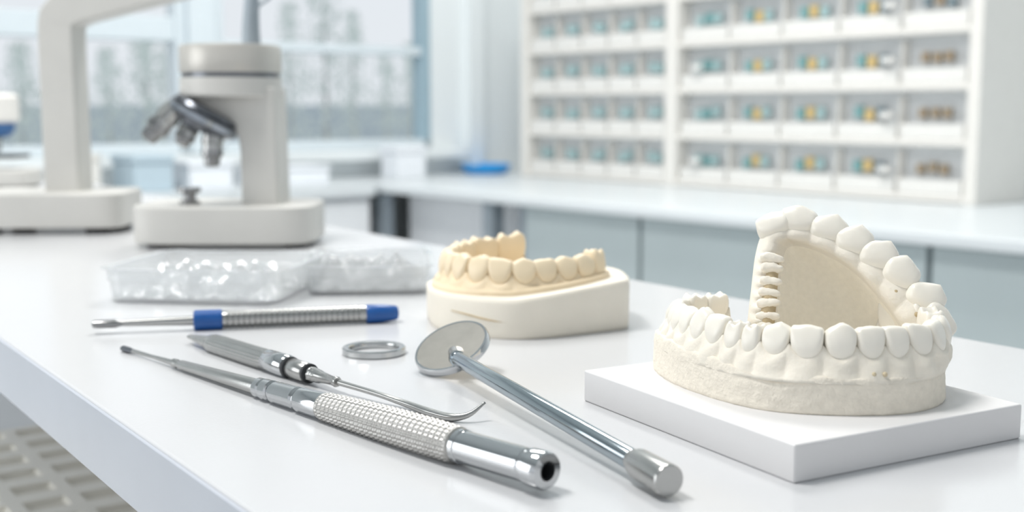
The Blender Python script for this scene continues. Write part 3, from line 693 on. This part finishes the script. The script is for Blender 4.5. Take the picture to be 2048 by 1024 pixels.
arch(c2, path2, [9, 10, 10, 10, 10, 10, 10, 9, 8, 7.5, 7.5, 7.5, 8.5, 12, 14, 14], 0.0220, 0.0298, M['gum2'], M['tooth2'], ol3, d=0.0100, spread=0.0050, wmul=1.13, taper=0.50, scallop=0.0028, root=0.0014,
     kinds=['m', 'p', 'p', 'i', 'p', 'i', 'p', 'p', 'i', 'i', 'i', 'i', 'p', 'm', 'm', 'm'],
     hs=[0.0116, 0.0102, 0.0099, 0.0098, 0.0098, 0.0106, 0.0112, 0.0112, 0.0112, 0.0112, 0.0112, 0.0112, 0.0112, 0.0116, 0.0126, 0.0142])
adopt(c2, tube('scratch', [(-0.0330, 0.6375, 0.0125), (-0.0240, 0.6297, 0.0115), (-0.0130, 0.6220, 0.0100), (-0.003, 0.6187, 0.0090)], [0.0002, 0.0005, 0.0005, 0.0002], M['tan'], 8, 20), label='thin scored line in the base')

# ------------------------------------------------------------------ clear trays
def clear_tray(cx, cy, sx, sy, h, ang, seed, label):
    t = thing('plastic_tray', label, 'tray', (cx, cy, 0), 'clear plastic impression trays')
    N = 96; prof = [(0.92, 0.0), (0.94, 0.001), (0.965, h*0.60), (0.985, h*0.62), (0.99, h-0.0008), (1.035, h-0.0004), (1.035, h+0.0010), (0.975, h+0.0010), (0.965, h*0.66), (0.945, h*0.63), (0.925, 0.003)]
    vs = []; fs = []
    for (f, z) in prof:
        for (x, y) in superpts(cx, cy, sx/2*f, sy/2*f, 9, ang, N):
            wv = noise.noise(Vector((x*45, y*45, seed)))*min(1, z/0.01)
            vs.append((x+wv*0.0012, y+wv*0.0012, z+(wv*0.0016 if z > 0.004 else 0)))
    for k in range(len(prof)-1):
        for j in range(N): fs.append((k*N+j, k*N+(j+1) % N, (k+1)*N+(j+1) % N, (k+1)*N+j))
    fs.append(tuple(range(N))); fs.append(tuple(range((len(prof)-1)*N, len(prof)*N)))
    tb_ = mesh_obj('tray_body', vs, fs, M['clear']); e = tb_.modifiers.new('es', 'EDGE_SPLIT'); e.split_angle = math.radians(35)
    adopt(t, tb_)
    G = 56; vs = []; fs = []
    for a in range(G):
        for b in range(G):
            x = (a/(G-1)-0.5)*sx*0.88; y = (b/(G-1)-0.5)*sy*0.88
            r = math.hypot(x/(sx*0.30), y/(sy*0.30))
            z = 0.004+h*0.55*math.exp(-((r-1)/0.26)**4)+0.0100*noise.noise(Vector((x*110+seed, y*110, 0)))+h*0.20*math.exp(-(r/0.35)**4)
            z = max(0.0035, min(z, h*1.15))
            vs.append((cx+x*math.cos(ang)-y*math.sin(ang), cy+x*math.sin(ang)+y*math.cos(ang), z))
    for a in range(G-1):
        for b in range(G-1): fs.append((a*G+b, (a+1)*G+b, (a+1)*G+b+1, a*G+b+1))
    adopt(t, mesh_obj('moulded_insert', vs, fs, M['gel']), label='milky translucent moulded insert')
    return t
clear_tray(-0.1930, 0.780, 0.118, 0.106, 0.021, -0.14, 3, 'clear plastic impression tray with milky moulded insert')
clear_tray(-0.0985, 0.818, 0.084, 0.106, 0.0185, 0.10, 9, 'clear plastic impression tray with milky moulded insert')

# ------------------------------------------------------------------ microscopes
def mx(u, Y=1.1): return (u+10-1024)/2389*Y*1.005
def mz(v, Y=1.1): return 0.12-(v-220)/2389*Y*1.01
Y0 = 1.08
ms = thing('microscope', 'warm grey laboratory microscope with a round drum head', 'microscope', (mx(460), Y0, 0))
bo = superpts(mx(465), Y0, 0.0800, 0.055, 5.0, 0.0, 96)
adopt(ms, extrude('base', bo, 0.004, 0.037, M['scope'], 0.0022))
for dx, dy in ((-0.055, -0.035), (0.066, -0.035), (-0.055, 0.03), (0.062, 0.03)):
    adopt(ms, lathe('foot', (mx(460)+dx, Y0+dy, 0), (0, 0, 1), [(0, 0.009), (0.0045, 0.010)], M['black'], 20))
def prof_extrude(name, pts, y0, y1, m, bev):
    n = len(pts); vs = [(x, y0, z) for x, z in pts]+[(x, y1, z) for x, z in pts]
    fs = [tuple(range(n)), tuple(range(n, 2*n))[::-1]]+[(i, (i+1) % n, n+(i+1) % n, n+i) for i in range(n)]
    o = mesh_obj(name, vs, fs, m, smooth=False); bevel(o, bev, 4); return o
arm = [(384, 176), (565, 176), (569, 404), (497, 404), (497, 300), (494, 272), (481, 254), (455, 240), (384, 204)]
adopt(ms, prof_extrude('arm', [(mx(u), mz(v)) for u, v in arm], Y0-0.026, Y0+0.030, M['scope'], 0.003))
r0 = 99*1.08/2389
adopt(ms, lathe('drum', (mx(471), Y0, mz(196)), (0, 0, 1), [(0, r0*0.96), (0.002, r0), (mz(159)-mz(196), r0)], M['scope'], 72))
adopt(ms, lathe('dark_band', (mx(471), Y0, mz(159)), (0, 0, 1), [(0, r0*0.96), (mz(150)-mz(159), r0*0.96)], M['nose'], 72), label='thin dark grey band')
adopt(ms, lathe('drum_lid', (mx(471), Y0, mz(150)), (0, 0, 1), [(0, r0*0.99), (0.001, r0*1.0), (mz(104)-mz(150), r0*1.0), (mz(98)-mz(150), r0*0.97), (mz(97)-mz(150), r0*0.9)], M['scopelid'], 72), label='brushed beige metal lid')
adopt(ms, tube('post', [(mx(512), Y0, mz(99)), (mx(512), Y0, mz(60)), (mx(516), Y0, mz(-10)), (mx(518), Y0, mz(-90))], [0.0085, 0.007, 0.0055, 0.005], M['legm'], 20), label='grey support post')
adopt(ms, tube('cable', [(mx(516), Y0-0.003, mz(60)), (mx(528), Y0-0.003, mz(25)), (mx(554), Y0, mz(0)), (mx(572), Y0, mz(-60))], [0.0016, 0.0016], M['legm'], 12))
nc = Vector((mx(436), Y0-0.024, mz(222))); nd = Vector((-0.48, -0.05, -0.87)).normalized()
adopt(ms, lathe('nosepiece', nc, nd, [(0, 0.026), (0.003, 0.0315), (0.010, 0.0320), (0.013, 0.028), (0.017, 0.023)], M['nose'], 56), label='dark steel revolving nosepiece')
adopt(ms, lathe('nosepiece_band', nc+nd*0.0045, nd, [(0, 0.0324), (0.0045, 0.0326)], M['nosel'], 56), label='grey metal band')
adopt(ms, lathe('nosepiece_cap', nc-nd*0.004, nd, [(0, 0.020), (0.002, 0.028), (0.005, 0.030)], M['nose'], 56), label='dark steel cap')
for (u, v, dd, ln, k) in ((378, 222, (-0.66, -0.15, -0.72), 0.034, 1.25), (408, 252, (-0.35, -0.25, -0.80), 0.018, 1.05), (450, 268, (-0.03, -0.08, -1), 0.027, 1.10)):
    st = Vector((mx(u), Y0-0.034, mz(v))); dv = Vector(dd).normalized()
    ob = lathe('objective', st, dv, [(-0.004, 0.0075*k), (ln*0.25, 0.0088*k), (ln*0.28, 0.0078*k), (ln*0.45, 0.0078*k)], M['steel'], 32)
    adopt(ms, ob, label='steel objective lens')
    ot = lathe('lens_barrel', st+dv*ln*0.45, dv, [(0, 0.0084*k), (ln*0.20, 0.0084*k), (ln*0.25, 0.0066*k), (ln*0.50, 0.0060*k), (ln*0.55, 0.0040*k)], M['dsteel'], 32)
    adopt(ob, ot, label='dark steel lens barrel')
adopt(ms, lathe('stage_knob', (mx(396), Y0-0.022, 0.037), (0, 0, 1), [(0, 0.009), (0.003, 0.009), (0.004, 0.0055), (0.009, 0.0055), (0.011, 0.010), (0.015, 0.010)], M['dsteel'], 32), label='small steel spool knob')

Y1 = 1.20
m2 = thing('inspection_stand', 'warm grey instrument stand with a broad curved column', 'stand', (-0.447, Y1, 0))
adopt(m2, extrude('base', superpts(-0.457, Y1, 0.075, 0.052, 7, 0.06, 96), 0.006, 0.040, M['scope'], 0.0025))
for dx, dy in ((-0.055, -0.034), (0.05, -0.032), (-0.05, 0.036), (0.05, 0.036)):
    adopt(m2, lathe('foot', (-0.457+dx, Y1+dy, 0), (0, 0, 1), [(0, 0.011), (0.0065, 0.012)], M['black'], 20))
cp = [(0.0, 0.036), (0.0, 0.12), (0.0, 0.198), (0.004, 0.212), (0.017, 0.221), (0.05, 0.230), (0.13, 0.250)]
CPp, _ = crom(cp, 60); vs = []; fs = []
for i in range(60):
    T = CPp[min(i+1, 59)]-CPp[max(i-1, 0)]; T /= np.linalg.norm(T); N = np.array([-T[1], T[0]])
    w_ = 0.0175
    for k, (a, b) in enumerate([(-1, -0.88), (-0.9, -1), (0.9, -1), (1, -0.88), (1, 0.88), (0.9, 1), (-0.9, 1), (-1, 0.88)]):
        x, z = CPp[i]+N*a*w_; vs.append((-0.445+x, Y1+0.02*b, z))
for i in range(59):
    for k in range(8): fs.append((i*8+k, i*8+(k+1) % 8, (i+1)*8+(k+1) % 8, (i+1)*8+k))
fs.append(tuple(range(8))); fs.append(tuple(range(59*8, 60*8)))
o = mesh_obj('column', vs, fs, M['scope']); e = o.modifiers.new('es', 'EDGE_SPLIT'); e.split_angle = math.radians(35); adopt(m2, o)

bx, by = -0.800, 1.86
m3 = thing('microscope', 'cream and blue microscope standing further along the table', 'microscope', (bx, by, 0))
adopt(m3, extrude('base', superpts(bx, by, 0.062, 0.05, 3.5), 0.004, 0.030, M['scope'], 0.004))
adopt(m3, extrude('base_plate', superpts(bx, by, 0.055, 0.045, 3.5), 0.0, 0.0045, M['black']))
adopt(m3, box('arm', bx-0.03, by, 0.030, 0.04, 0.030, 0.115, 0, M['scope'], 0.006))
adopt(m3, lathe('head', (bx, by, 0.100), (0, 0, 1), [(0, 0.030), (0.004, 0.036), (0.04, 0.036), (0.045, 0.03)], M['cream'], 40))
adopt(m3, lathe('nosepiece', (bx, by, 0.078), (0, 0, 1), [(0, 0.018), (0.006, 0.026), (0.018, 0.030), (0.022, 0.03)], M['bluesoft'], 40), label='blue nosepiece')
adopt(m3, lathe('objective', (bx, by, 0.056), (0, 0, 1), [(0, 0.006), (0.022, 0.009)], M['steel'], 20))
adopt(m3, box('stage', bx, by, 0.08, 0.06, 0.046, 0.052, 0, M['black'], 0.001))

# ------------------------------------------------------------------ shift to real heights
bpy.context.view_layer.update()
for o in list(COL.objects):
    if o.parent is None: o.location.z += ZT

# ------------------------------------------------------------------ lights
def area(name, loc, size, power, rot, col=(1, 1, 1), sy=None):
    l = bpy.data.lights.new(name, 'AREA'); l.energy = power; l.size = size; l.color = col
    if sy: l.shape = 'RECTANGLE'; l.size_y = sy
    o = bpy.data.objects.new(name, l); o.location = loc; o.rotation_euler = rot; COL.objects.link(o); return o
x, y = R(1.4, 1.0)
area('ceiling_light_a', (x, y, ZT+1.85), 1.2, 34, (0, 0, RANG), (1, 0.98, 0.95), 0.5)
x, y = R(2.1, 2.5)
area('ceiling_light_b', (x, y, ZT+1.85), 0.6, 32, (0, 0, RANG), (1, 0.98, 0.95), 0.4)
# unseen fill light added at the left to brighten the under-table tray
sl = area('side_fill_light', (-2.3, 0.2, ZT+0.35), 1.4, 15, (0, 0, 0), (0.97, 0.99, 1.0), 1.2)
sl.rotation_euler = (Vector((-0.1, 0.6, ZT-0.1))-sl.location).to_track_quat('-Z', 'Y').to_euler()

w = bpy.data.worlds.new('sky'); bpy.context.scene.world = w; w.use_nodes = True
nt = w.node_tree; bg = nt.nodes['Background']
tc = nt.nodes.new('ShaderNodeTexCoord'); sp = nt.nodes.new('ShaderNodeSeparateXYZ'); rp = nt.nodes.new('ShaderNodeValToRGB')
mr = nt.nodes.new('ShaderNodeMapRange'); mr.inputs['From Min'].default_value = -1; mr.inputs['From Max'].default_value = 1
nt.links.new(tc.outputs['Generated'], sp.inputs[0]); nt.links.new(sp.outputs['Z'], mr.inputs['Value']); nt.links.new(mr.outputs[0], rp.inputs[0])
el = rp.color_ramp.elements; el[0].position = 0.40; el[0].color = (0.25, 0.26, 0.27, 1); el[1].position = 0.49; el[1].color = (0.90, 0.95, 1.0, 1)
e = el.new(0.60); e.color = (0.90, 0.95, 1.0, 1)
e = el.new(0.78); e.color = (0.50, 0.51, 0.52, 1)
nt.links.new(rp.outputs[0], bg.inputs['Color']); bg.inputs['Strength'].default_value = 0.88

# ------------------------------------------------------------------ camera
cam = bpy.data.cameras.new('camera'); co = bpy.data.objects.new('camera', cam); COL.objects.link(co)
co.location = (0, 0, ZT+0.12); co.rotation_euler = (math.radians(90-6.97), 0, 0)
cam.lens = 42; cam.sensor_width = 36; cam.clip_start = 0.01; cam.clip_end = 200
cam.dof.use_dof = True; cam.dof.focus_distance = 0.47; cam.dof.aperture_fstop = 8.5
bpy.context.scene.camera = co
bpy.context.scene.view_settings.view_transform = 'Standard'
